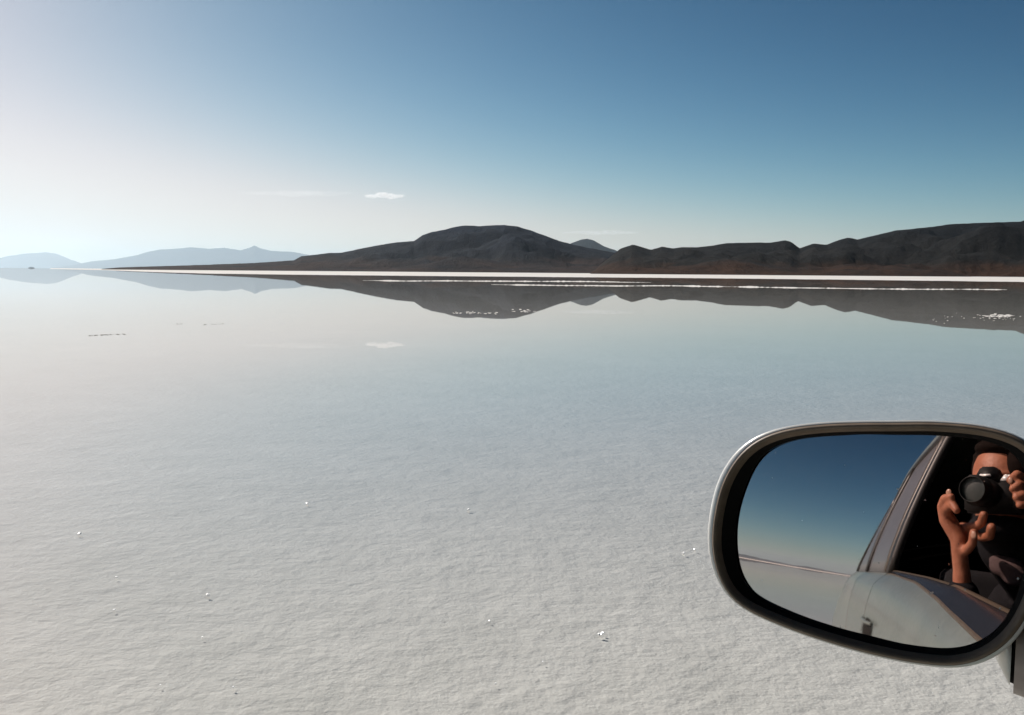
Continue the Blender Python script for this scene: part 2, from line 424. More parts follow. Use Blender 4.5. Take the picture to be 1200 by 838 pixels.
def paint():
    m = NT('silver_paint', Metallic=0.35, Roughness=0.38, Coat_Weight=0.5, Coat_Roughness=0.08)
    v = m.coord(); n = m.noise(v, 2.2, 5, 0.65); n2 = m.noise(v, 60, 3, 0.6)
    m.l(m.ramp(n, [(0.3, (0.175, 0.215, 0.205)), (0.7, (0.235, 0.285, 0.272))]), m.b.inputs['Base Color'])
    m.l(m.ramp(m.math('ADD', m.math('MULTIPLY', n, 0.7), m.math('MULTIPLY', n2, 0.3)), [(0.35, (0.3, 0.3, 0.3)), (0.7, (0.6, 0.6, 0.6))]), m.b.inputs['Roughness'])
    return m.m
M_PAINT = paint()
M_RUBBER = simple('black_rubber', (0.012, 0.012, 0.012), 0.6, scale=80)
M_PLAST = simple('black_plastic', (0.02, 0.019, 0.018), 0.45, scale=140, bump=0.1)
M_LIP = simple('mirror_lip_lit_plastic', (0.18, 0.13, 0.09), 0.5, scale=60, var=0.25)  # lighter brown stands in for light reflected on the rounded lip
M_WELL = simple('mirror_well_plastic', (0.008, 0.0075, 0.007), 0.85, scale=60, spec=0.15)
M_CABIN = simple('cabin_trim', (0.012, 0.012, 0.012), 0.9, scale=50, spec=0.1)
M_SEAT = simple('seat_cloth', (0.018, 0.018, 0.02), 0.95, scale=200, bump=0.3, spec=0.1)
M_TINT = NT('light_blocking_glass', Base_Color=(0.006, 0.006, 0.007, 1), Roughness=0.03, Coat_Weight=0.3).m  # opaque black, put in to keep daylight out of the cabin
M_HANDLE = simple('handle_paint', (0.03, 0.03, 0.03), 0.35, 0.3)
M_MIRROR_SHELL = simple('mirror_shell_sunlit_paint', (0.74, 0.72, 0.68), 0.3, 0.2, 0.08, 6, coat=0.5)  # lighter than the body paint, sunlit brightness of the rim put into the colour
M_ARM = simple('mirror_arm_plastic', (0.30, 0.25, 0.22), 0.5, scale=60)
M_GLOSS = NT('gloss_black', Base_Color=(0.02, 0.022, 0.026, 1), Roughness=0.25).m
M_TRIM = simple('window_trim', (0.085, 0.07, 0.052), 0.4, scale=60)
M_SIDEGLASS = simple('side_glass_haze_grey', (0.13, 0.13, 0.135), 0.28, scale=4)  # grey base carries the hazy sky reflected in the side windows
M_CHROME = simple('chrome', (0.7, 0.7, 0.7), 0.12, 1.0, 0.05)
M_STEEL = simple('wheel_alloy', (0.45, 0.45, 0.45), 0.35, 0.9, 0.1)
M_TYRE = simple('tyre_rubber', (0.02, 0.02, 0.02), 0.85, scale=60, bump=0.3)
M_RED = simple('red_lens', (0.30, 0.01, 0.01), 0.15, scale=90)
M_AMBER = simple('clear_lens', (0.55, 0.55, 0.52), 0.08, scale=90)

car = empty('car', C(0, MID, 0))
tag(car, 'silver car with its driver window open, only its left wing mirror in frame', 'car')
CINV = Matrix.Translation(-C(0, MID, 0))
def cmesh(name, pts, faces, m, parent=None, smooth=True, thick=0.0, mi=None):
    """pts in world coordinates; part of the car (its Empty is not rotated)"""
    off = C(0, MID, 0)
    o = mesh(name, [p - off for p in pts], faces, m, parent or car, smooth, mi)
    if thick:
        s = o.modifiers.new('thickness', 'SOLIDIFY'); s.thickness = thick; s.offset = 0
    return o
zb_tab = [(-3.2, 1.275), (-0.82, 1.267), (-0.34, 1.251), (-0.06, 1.235), (0.11, 1.216), (0.3, 1.195), (0.65, 1.15), (1.2, 1.05), (1.9, 0.93)]
sec = [(0.10, 0.0), (0.42, 0.060), (0.5, 0.075), (0.7, 0.09), (0.85, 0.098), (1.0, 0.092), (1.10, 0.080), (1.17, 0.064), (1.195, 0.055), (1.205, 0.048), (1.225, 0.026), (1.243, 0.006), (1.245, 0.0)]
def plan(a):
    if a > 0.9: return -0.30 * ((a - 0.9) / 1.05) ** 2.2
    if a < -1.5: return -0.07 * ((-a - 1.5) / 1.5) ** 1.6
    return 0.0
def side_lat(a, z):
    k = 1.0 if a > 0 else max(0.0, min(1.0, (z - 0.85) / 0.4))
    return plan(a) * k + table(sec, z + 1.245 - table(zb_tab, a))
rail_tab = [(-2.9, 1.76), (-2.5, 1.84), (-2.0, 1.885), (-1.2, 1.915), (-0.3, 1.91), (0.1, 1.89), (0.35, 1.84)]
def glat(a, s): return plan(a) - 0.215 * s ** 1.25
def gz(a, s): return lerp(table(zb_tab, a), table(rail_tab, a), s)
def both(side): return (lambda l: l) if side > 0 else (lambda l: 2 * MID - l)
def lower_patch(name, a0, a1, zb, side, m=M_PAINT, na=24, thick=0.0, parent=None, nz=26):
    fl = both(side); pts = []
    for i in range(na + 1):
        a = lerp(a0, a1, i / na); z0 = zb(a); z1 = table(zb_tab, a)
        for j in range(nz + 1):
            t = j / nz; z = lerp(z0, z1, 1 - (1 - t) ** 1.5)
            pts.append(C(a, fl(side_lat(a, z)), z))
    return cmesh(name, pts, gridf(na + 1, nz + 1), m, parent, thick=thick)
def upper_patch(name, c, side, m, thick=0.02, inset=0.0, na=10, ns=10, parent=None):
    """c = four (a, s) corners: bottom-front, bottom-rear, top-rear, top-front"""
    fl = both(side); pts = []
    for i in range(na + 1):
        for j in range(ns + 1):
            u, t = i / na, j / ns
            a = lerp(lerp(c[0][0], c[1][0], u), lerp(c[3][0], c[2][0], u), t)
            s = lerp(lerp(c[0][1], c[1][1], u), lerp(c[3][1], c[2][1], u), t)
            pts.append(C(a, fl(glat(a, s) - inset), gz(a, s)))
    return cmesh(name, pts, gridf(na + 1, ns + 1), m, parent, thick=thick)
AXF, AXR, WR = 1.2, -1.85, 0.36
def arch(ax):
    def f(a):
        d = abs(a - ax); r = 0.43
        return 0.42 if d >= r else max(0.42, 0.36 + math.sqrt(r * r - d * d))
    return f
for sd_ in (1, -1):
    fl = both(sd_)
    lower_patch('fender', 1.90, 0.665, arch(AXF), sd_, na=44)
    d = lower_patch('front_door', 0.655, -0.965, lambda a: 0.42, sd_, na=44)
    hz = []
    # belt rubber and handle
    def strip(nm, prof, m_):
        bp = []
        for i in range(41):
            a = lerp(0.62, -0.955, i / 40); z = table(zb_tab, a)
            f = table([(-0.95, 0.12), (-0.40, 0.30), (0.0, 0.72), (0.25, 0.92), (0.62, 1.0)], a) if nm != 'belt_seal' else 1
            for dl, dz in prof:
                if nm == 'highlight_edge': dl = dl - 0.0505 * (1 - f); dz = dz + 0.034 * (1 - f) + 0.004 * (1 - f)
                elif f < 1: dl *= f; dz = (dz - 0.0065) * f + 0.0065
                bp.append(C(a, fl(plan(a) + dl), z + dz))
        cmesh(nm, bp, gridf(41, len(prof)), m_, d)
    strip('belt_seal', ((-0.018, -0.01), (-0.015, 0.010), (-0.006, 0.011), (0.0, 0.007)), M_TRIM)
    strip('shoulder_band', ((0.0, 0.0065), (0.012, 0.002), (0.028, -0.013), (0.046, -0.031), (0.051, -0.035)), M_GLOSS)  # dark strip laid over the door shoulder, narrowing to the rear
    strip('highlight_edge', ((0.0505, -0.034), (0.0535, -0.036), (0.0545, -0.040), (0.053, -0.043)), M_TRIM)  # beige ridge, like the belt seal's beige, stands in for a highlight line
    ca = -0.80
    hb = bmesh.new()
    for (sa, sl, sz, oa, ol, oz) in ((0.13, 0.008, 0.075, 0, 0.0, 0),):
        pass
    # round dark recess with a slim pull along its upper edge
    pts = []; fr = []
    for i in range(9):
        for k in range(28):
            an = 2 * math.pi * k / 28; rr = i / 8
            a = ca + 0.12 * rr * math.cos(an); z = 1.052 + 0.042 * rr * math.sin(an)
            pts.append(C(a, fl(side_lat(a, z) + 0.0035 - 0.0 * rr), z))
    for i in range(8):
        for k in range(28): fr.append((i * 28 + k, (i + 1) * 28 + k, (i + 1) * 28 + (k + 1) % 28, i * 28 + (k + 1) % 28))
    cmesh('handle_recess', pts, fr, M_WELL, d)
    pts = []
    for i in range(17):
        a = lerp(ca - 0.10, ca + 0.13, i / 16); bow = 0.016 * (1 - (2 * i / 16 - 1) ** 4)
        for k in range(8):
            an = 2 * math.pi * k / 8
            pts.append(C(a, fl(side_lat(a, 1.08) + 0.006 + bow + 0.005 * math.cos(an)), 1.086 + 0.006 * math.sin(an)))
    fcs = []
    for i in range(16):
        for k in range(8): fcs.append((i * 8 + k, (i + 1) * 8 + k, (i + 1) * 8 + (k + 1) % 8, i * 8 + (k + 1) % 8))
    cmesh('handle', pts, fcs, M_PAINT, d)
    rd = lower_patch('rear_door', -0.975, -1.70, lambda a: max(0.42, arch(AXR)(a)), sd_, na=24)
    lower_patch('rear_quarter', -1.71, -3.0, arch(AXR), sd_, na=44)
    # rocker
    pts = []
    for i in range(21):
        a = lerp(0.75, -1.4, i / 20)
        for z, l in ((0.41, 0.045), (0.36, 0.05), (0.28, 0.02), (0.26, -0.1)): pts.append(C(a, fl(l), z))
    cmesh('rocker_panel', pts, gridf(21, 4), M_PLAST, thick=0.01)
    # greenhouse
    upper_patch('a_pillar', [(0.98, 0.0), (0.90, 0.0), (0.27, 1), (0.35, 1)], sd_, M_PAINT, 0.03)
    upper_patch('door_frame', [(0.89, 0.0), (0.855, 0.0), (0.20, .955), (0.26, 1)], sd_, M_RUBBER, 0.02)
    upper_patch('door_frame', [(0.26, 0.955), (-0.97, .955), (-0.97, 1), (0.26, 1)], sd_, M_PLAST, 0.02, na=24, ns=3)
    upper_patch('b_pillar', [(-0.90, 0.0), (-0.965, 0.0), (-0.965, .955), (-0.90, .955)], sd_, M_PLAST, 0.03)
    upper_patch('pillar_trim', [(-0.985, 0.0), (-1.03, 0.0), (-1.03, .955), (-0.985, .955)], sd_, M_TRIM, 0.03)
    upper_patch('rear_window', [(-1.04, 0.0), (-1.72, 0.0), (-1.72, .955), (-1.04, .955)], sd_, M_SIDEGLASS, 0.006, 0.004)
    upper_patch('door_frame', [(-0.985, 0.955), (-2.565, .955), (-2.55, 1), (-0.985, 1)], sd_, M_PLAST, 0.02, na=24, ns=3)
    upper_patch('c_pillar', [(-1.73, 0.0), (-1.80, 0.0), (-1.80, .955), (-1.73, .955)], sd_, M_PLAST, 0.02)
    upper_patch('quarter_window', [(-1.81, 0.0), (-2.90, 0.0), (-2.56, .955), (-1.81, .955)], sd_, M_SIDEGLASS, 0.006, 0.004)
    upper_patch('d_pillar', [(-2.91, 0.0), (-2.99, 0.0), (-2.62, 1), (-2.565, 1)], sd_, M_PLAST, 0.03)
    if sd_ < 0:
        upper_patch('front_window', [(0.85, 0.0), (-0.89, 0.0), (-0.89, .955), (0.20, .955)], sd_, M_TINT, 0.006, 0.004)
    # wheels
    for ax in (AXF, AXR):
        n = 48; prof = [(0.22, 0.0), (0.235, 0.012), (0.30, 0.022), (0.345, 0.012), (0.36, -0.02), (0.36, -0.17), (0.34, -0.2), (0.22, -0.2)]
        wl = fl(0.035)
        def lathe(nm, pr, m_, par):
            pts = []
            for k in range(n):
                an = 2 * math.pi * k / n
                for rr, ll in pr: pts.append(C(ax + rr * math.cos(an), wl + ll * sd_, WR + rr * math.sin(an)))
            return cmesh(nm, pts, gridf(n, len(pr), True), m_, par)
        wheel = lathe('wheel', prof, M_TYRE, None)
        lathe('rim', [(0.02, -0.02), (0.07, -0.02), (0.08, -0.035), (0.19, -0.05), (0.20, 0.0), (0.22, 0.004)], M_STEEL, wheel)
# roof
pts = []; NA, NL = 30, 24
for i in range(NA + 1):
    a = lerp(0.36, -2.62, i / NA)
    for j in range(NL + 1):
        t = j / NL; l0 = glat(a, 1); l = lerp(l0, 2 * MID - l0, t)
        aa = a + (0.10 if i == 0 else 0.10 * (1 - i / NA) ** 6) * (1 - (2 * t - 1) ** 2)
        pts.append(C(aa, l, table(rail_tab, a) + 0.055 * (1 - abs(2 * t - 1) ** 2.6)))
cmesh('roof', pts, gridf(NA + 1, NL + 1), M_PAINT, thick=0.05)
# windshield
pts = []
for i in range(13):
    s = i / 12; a = lerp(0.98, 0.36, s)
    for j in range(21):
        t = j / 20; l0 = glat(a, s); bow = 0.22 * (1 - s * 0.55) * (1 - (2 * t - 1) ** 2)
        pts.append(C(a + bow, lerp(l0, 2 * MID - l0, t), gz(min(a, 0.98), s) + 0.05 * s * (1 - (2 * t - 1) ** 2)))
M_WSHIELD = NT('windscreen_glass', Roughness=0.0, Transmission_Weight=1.0, Base_Color=(0.75, 0.8, 0.78, 1)).m
cmesh('windshield', pts, gridf(13, 21), M_TINT, thick=0.006)
# hood
pts = []
for i in range(25):
    t0 = i / 24
    for j in range(25):
        t = j / 24; a_c = lerp(1.22, 1.93, t0); a_e = lerp(0.99, 1.90, t0); q = (2 * t - 1) ** 2
        a = lerp(a_c + 0.06 * t0, a_e, q); l0 = plan(a_e)
        pts.append(C(a, lerp(l0, 2 * MID - l0, t), table(zb_tab, a_e) + 0.06 * (1 - q) * (1 - 0.3 * t0) + 0.003 - 0.05 * t0 ** 6))
cmesh('hood', pts, gridf(25, 25), M_PAINT, thick=0.015)
# nose and tail
def cross_wall(name, a0, z0, z1, m, bow, l_in=0.0, nz=10, rake=0.0, parent=None, thick=0.02):
    pts = []
    for i in range(nz + 1):
        z = lerp(z0, z1, i / nz)
        for j in range(25):
            t = j / 24; l0 = side_lat(a0, z) - l_in
            q = 1 - (2 * t - 1) ** 2
            pts.append(C(a0 + bow * q + rake * (z - z0) + 0.03 * math.sin(math.pi * i / nz) * (1 if bow > 0 else -1), lerp(l0, 2 * MID - l0, t), z))
    return cmesh(name, pts, gridf(nz + 1, 25), m, parent, thick=thick)
fb = cross_wall('front_bumper', 1.905, 0.30, 0.62, M_PLAST, 0.16)
gr = cross_wall('grille', 1.895, 0.625, 0.915, M_PLAST, 0.10, 0.32)
for k in range(4): cross_wall('grille_bar', 1.915, 0.66 + 0.06 * k, 0.675 + 0.06 * k, M_CHROME, 0.10, 0.34, 2, 0, gr)
for sd_ in (1, -1):
    fl = both(sd_); pts = []
    for i in range(9):
        for j in range(7):
            u, t = i / 8, j / 6
            pts.append(C(1.905 + 0.05 * u, fl(side_lat(1.9, 0.8) - 0.01 - 0.30 * u), 0.68 + 0.2 * t))
    cmesh('headlight', pts, gridf(9, 7), M_AMBER, thick=0.03)
    pts = []
    for i in range(5):
        for j in range(9):
            u, t = i / 4, j / 8
            pts.append(C(-3.012 - 0.03 * u, fl(side_lat(-3.0, 1.0) - 0.07 - 0.16 * u), 0.78 + 0.22 * t))
    cmesh('tail_light', pts, gridf(5, 9), M_RED, thick=0.03)
cross_wall('rear_bumper', -3.0, 0.36, 0.68, M_PLAST, -0.14)
cross_wall('tailgate', -3.0, 0.685, 1.27, M_PAINT, -0.07, 0.0, 12)
pts = []
for i in range(13):
    s = i / 12; a = lerp(-3.0, -2.62, s)
    for j in range(21):
        t = j / 20; l0 = lerp(plan(-3.0), glat(-2.62, 1), s); q = 1 - (2 * t - 1) ** 2
        pts.append(C(a - 0.07 * q * (1 - s), lerp(l0, 2 * MID - l0, t), lerp(1.275, 1.825, s) + 0.05 * s * q))
cmesh('rear_screen', pts, gridf(13, 21), M_TINT, thick=0.006)
# cabin: floor, inner door skins, dashboard, seats, steering wheel
def cbox(name, a0, a1, l0, l1, z0, z1, m, bevel=0.02, parent=None, rake=0.0):
    bm = bmesh.new(); off = C(0, MID, 0)
    vs = [bm.verts.new(C(a + rake * (z - z0), l, z) - off) for a in (a0, a1) for l in (l0, l1) for z in (z0, z1)]
    for f in ((0, 1, 3, 2), (4, 6, 7, 5), (0, 4, 5, 1), (2, 3, 7, 6), (0, 2, 6, 4), (1, 5, 7, 3)): bm.faces.new([vs[i] for i in f])
    bmesh.ops.recalc_face_normals(bm, faces=bm.faces)
    if bevel: bmesh.ops.bevel(bm, geom=bm.edges[:], offset=bevel, segments=3, affect='EDGES', profile=0.6)
    return bmobj(name, bm, m, parent or car)
cbox('cabin_floor', -2.9, 1.0, -1.58, -0.04, 0.36, 0.42, M_CABIN, 0)
cbox('engine_bay', 1.0, 1.8, -1.45, -0.17, 0.4, 0.88, M_CABIN, 0.03)
cbox('dashboard', 0.55, 0.98, -1.56, -0.06, 0.75, 1.12, M_CABIN, 0.05)
cbox('cargo_blind', -2.92, -1.95, -1.52, -0.1, 1.18, 1.22, M_CABIN, 0.01)
for name, l in (('inner_door_skin', -0.045), ('inner_door_skin', 2 * MID + 0.045)):
    cbox(name, -1.68, 0.62, l - 0.03, l, 0.45, 1.19, M_CABIN, 0.01)
for l in (-0.44, -1.18):
    s = cbox('seat', -0.75, -0.15, l - 0.25, l + 0.25, 0.55, 0.76, M_SEAT, 0.06)
    cbox('seat_back', -0.86, -0.70, l - 0.25, l + 0.25, 0.72, 1.32, M_SEAT, 0.05, s, rake=-0.3)
    cbox('headrest', -1.06, -0.97, l - 0.13, l + 0.13, 1.40, 1.58, M_SEAT, 0.035, s)
s = cbox('rear_seat', -1.75, -1.25, -1.45, -0.15, 0.55, 0.78, M_SEAT, 0.05)
cbox('seat_back', -1.92, -1.76, -1.45, -0.15, 0.74, 1.38, M_SEAT, 0.05, s, rake=-0.25)
def torus_pts(c, ax_u, ax_v, R_, r_, n=40, k=10):
    w_ = ax_u.cross(ax_v); pts = []
    for i in range(n):
        t = 2 * math.pi * i / n; d = ax_u * math.cos(t) + ax_v * math.sin(t)
        for j in range(k):
            q = 2 * math.pi * j / k; pts.append(c + d * (R_ + r_ * math.cos(q)) + w_ * r_ * math.sin(q))
    fs = [(i * k + j, ((i + 1) % n) * k + j, ((i + 1) % n) * k + (j + 1) % k, i * k + (j + 1) % k) for i in range(n) for j in range(k)]
    return pts, fs
p_, f_ = torus_pts(C(0.36, -0.44, 1.02), cl, (V((0, 0, 1)) * 0.9 + cf * 0.43).normalized(), 0.18, 0.014)
sw = cmesh('steering_wheel', p_, f_, M_PLAST)
cbox('steering_column', 0.36, 0.56, -0.49, -0.39, 0.96, 1.04, M_PLAST, 0.02, sw)

# ------------------------------------------------------------------ wing mirror
DM, RM = 0.76, 1.40                              # distance of the glass, radius of its convex surface
EYEV = V((0, 0, EYE))
sph_c = ray(1135, 572) * (DM + RM)               # relative to the eye
def on_glass(px, py):
    v = ray(px, py); b = v.dot(sph_c); return v * (b - math.sqrt(b * b - sph_c.dot(sph_c) + RM * RM))
def mirror_ray(px, py):
    P = on_glass(px, py); n = (P - sph_c).normalized(); v = ray(px, py)
    return P, v - 2 * v.dot(n) * n
P0 = on_glass(1030, 640); N0 = (P0 - sph_c).normalized()
MU = (V((0, 0, 1)).cross(N0)).normalized(); MV = N0.cross(MU)   # MU points to image right? fixed below
if MU.dot(vr) < 0: MU = -MU
if MV.dot(vu) < 0: MV = -MV
def onplane(px, py, wv):
    v = ray(px, py); t = (P0.dot(N0) + wv) / v.dot(N0); P = v * t - P0
    return (P.dot(MU), P.dot(MV))
def radial(pts, cxy, wv, n=128):
    """closed traced outline -> n plane coordinates at equal angles round the centre, smoothed"""
    q = [onplane(x, y, wv) for x, y in pts]; c = onplane(*cxy, wv)
    pol = sorted((math.atan2(y - c[1], x - c[0]), math.hypot(x - c[0], y - c[1])) for x, y in q)
    ext = [(a - 2 * math.pi, r) for a, r in pol[-4:]] + pol + [(a + 2 * math.pi, r) for a, r in pol[:4]]
    out = []
    for k in range(n):
        a = -math.pi + 2 * math.pi * (k + 0.5) / n
        i = next(i for i in range(len(ext) - 1) if ext[i][0] <= a <= ext[i + 1][0])
        (x0, y0), (x1, y1), (x2, y2), (x3, y3) = ext[i - 1], ext[i], ext[i + 1], ext[i + 2]
        h = x2 - x1; t = (a - x1) / h
        m1 = (y2 - y0) / (x2 - x0) * h; m2 = (y3 - y1) / (x3 - x1) * h
        r = (2 * t**3 - 3 * t**2 + 1) * y1 + (t**3 - 2 * t**2 + t) * m1 + (-2 * t**3 + 3 * t**2) * y2 + (t**3 - t**2) * m2
        out.append(r)
    for _ in range(4):
        out = [(out[k - 1] + 2 * out[k] + out[(k + 1) % n]) / 4 for k in range(n)]
    return [(c[0] + out[k] * math.cos(-math.pi + 2 * math.pi * (k + .5) / n), c[1] + out[k] * math.sin(-math.pi + 2 * math.pi * (k + .5) / n)) for k in range(n)]
OUT = [(827.6, 636), (831.5, 594.6), (840, 562), (849, 545), (860, 529.6), (871, 519.5), (885, 510.5), (915.5, 500.5), (953.7, 495.3), (999.5, 493), (1049, 492.6), (1107, 493.4), (1152, 498), (1180, 505), (1200, 512.5),
       (1215, 524), (1226, 545), (1231, 580), (1231, 625), (1225, 672), (1213, 712), (1200, 738), (1185, 757), (1165, 772), (1140.8, 781.5), (1114, 784), (1079.7, 780.5), (1034, 772), (988, 760), (946, 746.5), (904, 730),
       (873.5, 716), (852, 700), (838, 678.6), (830.7, 657)]
GLS = [(860.8, 640), (861.5, 612), (866, 590), (872, 572), (879, 555), (888, 539), (901, 527), (917, 519), (935, 514.5), (960, 511.5), (992, 509.8), (1049, 509.6), (1107, 511), (1150, 515), (1178, 523), (1194, 535),
       (1203, 553), (1207, 580), (1207, 620), (1203, 658), (1195, 690), (1185, 715), (1172, 735), (1155, 750), (1135, 759), (1112, 761.8), (1088, 761), (1050, 753.5), (1010, 743.5), (960, 729.5), (918, 716), (893.5, 706),
       (876, 690), (866, 672), (862, 655)]
CC = (1030, 640); NR = 128
W_OUT = 0.012
o_out = radial(OUT, CC, W_OUT, NR)
o_gls = radial(GLS, CC, 0.0, NR)
c_o = (sum(p[0] for p in o_out) / NR, sum(p[1] for p in o_out) / NR)
def W3(u, v, wv): return P0 + MU * u + MV * v + N0 * wv + EYEV
def inset(ring, d):
    """move a closed ring inwards by d metres along its normals (d may be a function of the outward normal angle)"""
    n = len(ring); out = []
    for k in range(n):
        x0, y0 = ring[k - 1]; x1, y1 = ring[(k + 1) % n]; tx, ty = x1 - x0, y1 - y0; L = math.hypot(tx, ty)
        nx, ny = ty / L, -tx / L
        dd = d(math.atan2(ny, nx)) if callable(d) else d
        out.append((ring[k][0] - nx * dd, ring[k][1] - ny * dd))
    return out
def mixr(a, b, t): return [(lerp(p[0], q[0], t), lerp(p[1], q[1], t)) for p, q in zip(a, b)]
PXM = DM / FPX                                    # metres per photo pixel at the glass
def loft(name, rings, m, parent, cap=False):
    off = C(0, MID, 0); vs = []
    for ring, wv in rings:
        for k, (u, v) in enumerate(ring):
            vs.append(W3(u, v, wv[k] if isinstance(wv, list) else wv))
    n = NR; fs = [(i * n + k, i * n + (k + 1) % n, (i + 1) * n + (k + 1) % n, (i + 1) * n + k) for i in range(len(rings) - 1) for k in range(n)]
    if cap: fs.append(tuple(range((len(rings) - 1) * n, len(rings) * n)))
    o = cmesh(name, vs, fs, m, parent)
    bm = bmesh.new(); bm.from_mesh(o.data); bmesh.ops.recalc_face_normals(bm, faces=bm.faces); bm.to_mesh(o.data); bm.free()
    return o
# visible silver rim: about 4 px at upper left, 2-3 px elsewhere
def rim_w(an):
    k = max(0.0, math.cos(an - R(165)))
    k2 = max(0.0, math.cos(an + R(45)))
    return PXM * (1.8 + 5.6 * k ** 1.6 + 3.0 * k2 ** 3)
lip0 = inset(o_out, rim_w)
def bowl(s, dv=0.0): return [(c_o[0] + (p[0] - c_o[0]) * s, c_o[1] + dv + (p[1] - c_o[1]) * s) for p in o_out]
shell_rings = [(lip0, W_OUT + 0.001), (inset(o_out, lambda a: rim_w(a) * 0.45), W_OUT + 0.0008), (inset(o_out, lambda a: rim_w(a) * 0.1), W_OUT - 0.002), (o_out, W_OUT - 0.006)]
for s, wv in ((1.0, -0.004), (0.995, -0.02), (0.98, -0.035), (0.945, -0.052), (0.88, -0.070), (0.77, -0.086), (0.6, -0.098), (0.38, -0.106), (0.15, -0.109)):
    shell_rings.append((bowl(s), wv))
side_mirror = loft('side_mirror', shell_rings, M_MIRROR_SHELL, None, cap=True)
side_mirror['label'] = 'silver wing mirror shell with brown black bezel, reflecting the photographer'
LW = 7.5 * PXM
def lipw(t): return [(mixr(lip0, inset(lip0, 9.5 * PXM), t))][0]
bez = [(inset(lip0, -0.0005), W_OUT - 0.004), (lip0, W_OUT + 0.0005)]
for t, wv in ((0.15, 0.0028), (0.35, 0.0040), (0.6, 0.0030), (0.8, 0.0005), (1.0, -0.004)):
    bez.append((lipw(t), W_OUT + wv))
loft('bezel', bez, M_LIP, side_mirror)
well = [(lipw(1.0), W_OUT - 0.0035)]
o_g2 = o_gls
for t, wv in ((0.35, 0.0052), (0.7, 0.0026), (0.93, 0.0010), (1.0, 0.0003), (1.06, -0.002)):
    well.append((mixr(lipw(1.0), o_g2, t), wv))
loft('mirror_well', well, M_WELL, side_mirror)
# glass: patch of the sphere
M_MIRROR = NT('mirror_glass', Metallic=1.0, Roughness=0.0, Base_Color=(0.91, 0.73, 0.66, 1))
v_ = M_MIRROR.coord(); sm = M_MIRROR.noise(v_, 9, 4, 0.6, 0.5)
spt = M_MIRROR.noise(v_, 150, 2, 0.5)
M_MIRROR.l(M_MIRROR.math('ADD', M_MIRROR.ramp(sm, [(0.35, (0.0, 0.0, 0.0)), (0.8, (0.05, 0.05, 0.05))]), M_MIRROR.ramp(spt, [(0.74, (0, 0, 0)), (0.78, (0.25, 0.25, 0.25))])), M_MIRROR.b.inputs['Roughness'])
M_MIRROR = M_MIRROR.m
gv = []; gring = 16; off = C(0, MID, 0)
c_g = (sum(p[0] for p in o_gls) / NR, sum(p[1] for p in o_gls) / NR)
def sphere_pt(u, v):
    base = P0 + MU * u + MV * v - sph_c; # slide along N0 to the sphere
    b = base.dot(N0); c_ = base.dot(base) - RM * RM; t = -b + math.sqrt(max(0, b * b - c_))
    return sph_c + base + N0 * t + EYEV
gv.append(sphere_pt(*c_g) - off)
for i in range(1, gring + 1):
    s = i / gring * 1.03
    for p in o_gls: gv.append(sphere_pt(c_g[0] + (p[0] - c_g[0]) * s, c_g[1] + (p[1] - c_g[1]) * s) - off)
gf = [(0, 1 + k, 1 + (k + 1) % NR) for k in range(NR)]
for i in range(gring - 1):
    for k in range(NR):
        a = 1 + i * NR; b = a + NR; gf.append((a + k, b + k, b + (k + 1) % NR, a + (k + 1) % NR))
gl = mesh('mirror_glass', gv, gf, M_MIRROR, side_mirror)
# exact sphere normals so that the reflection is true
gl.data.normals_split_custom_set_from_vertices([tuple((v + off - EYEV - sph_c).normalized()) for v in gv])
# dried salt drops on the glass
bm = bmesh.new()
for (x, y, r_) in ((1052, 573, 1.3), (1131, 691, 1.1), (1193, 678, 1.4), (1172, 713, 1.2), (985, 735, .9), (1040, 752, 1.0), (905, 560, .6), (990, 545, .6), (940, 610, .5), (1075, 640, .5), (1012, 600, .5), (893, 680, .7), (1100, 735, .6)):
    P = on_glass(x, y); n_ = (P - sph_c).normalized(); r_ *= PXM * 0.8
    mt = Matrix.Translation(P + EYEV + n_ * 0.0002 - off) @ n_.to_track_quat('Z', 'Y').to_matrix().to_4x4() @ Matrix.Diagonal((r_, r_, r_ * .35, 1))
    bmesh.ops.create_icosphere(bm, subdivisions=2, radius=1, matrix=mt)
sp_ = bmobj('salt_spots', bm, simple('dried_salt', (0.7, 0.69, 0.67), 0.8), side_mirror); sp_['kind'] = 'stuff'
# arm to the door
def tube(name, path, m, parent, k=20, off=None):
    """path: (centre, half width vector, half height vector); superellipse section"""
    vs = []
    for c, hu, hv in path:
        for j in range(k):
            t = 2 * math.pi * j / k; cx, sy = math.cos(t), math.sin(t)
            cx = math.copysign(abs(cx) ** 0.7, cx); sy = math.copysign(abs(sy) ** 0.7, sy)
            vs.append(c + hu * cx + hv * sy)
    n = len(path); fs = [(i * k + j, (i + 1) * k + j, (i + 1) * k + (j + 1) % k, i * k + (j + 1) % k) for i in range(n - 1) for j in range(k)]
    fs += [tuple(range(k)), tuple(range((n - 1) * k, n * k))]
    o = cmesh(name, vs, fs, m, parent)
    bm = bmesh.new(); bm.from_mesh(o.data); bmesh.ops.recalc_face_normals(bm, faces=bm.faces); bm.to_mesh(o.data); bm.free()
    return o
def mpt(px, py, wv):
    u, v = onplane(px, py, wv); return W3(u, v, wv)
a_in = mpt(1166, 742, -0.040); a_gap = mpt(1187, 760, -0.028)
door_pt = C(0.70, 0.03, 1.185)
U = V((0, 0, 1))
tube('mirror_foot', [(a_in, N0 * 0.020, MV * 0.014), (lerp(a_in, a_gap, 0.93), N0 * 0.034, MV * 0.024)], M_MIRROR_SHELL, side_mirror)
tube('pivot_joint', [(lerp(a_in, a_gap, 0.90), N0 * 0.031, MV * 0.022), (a_gap + MU * 0.002, N0 * 0.031, MV * 0.022)], M_WELL, side_mirror)
q0 = a_gap + MU * 0.0015 - MV * 0.002
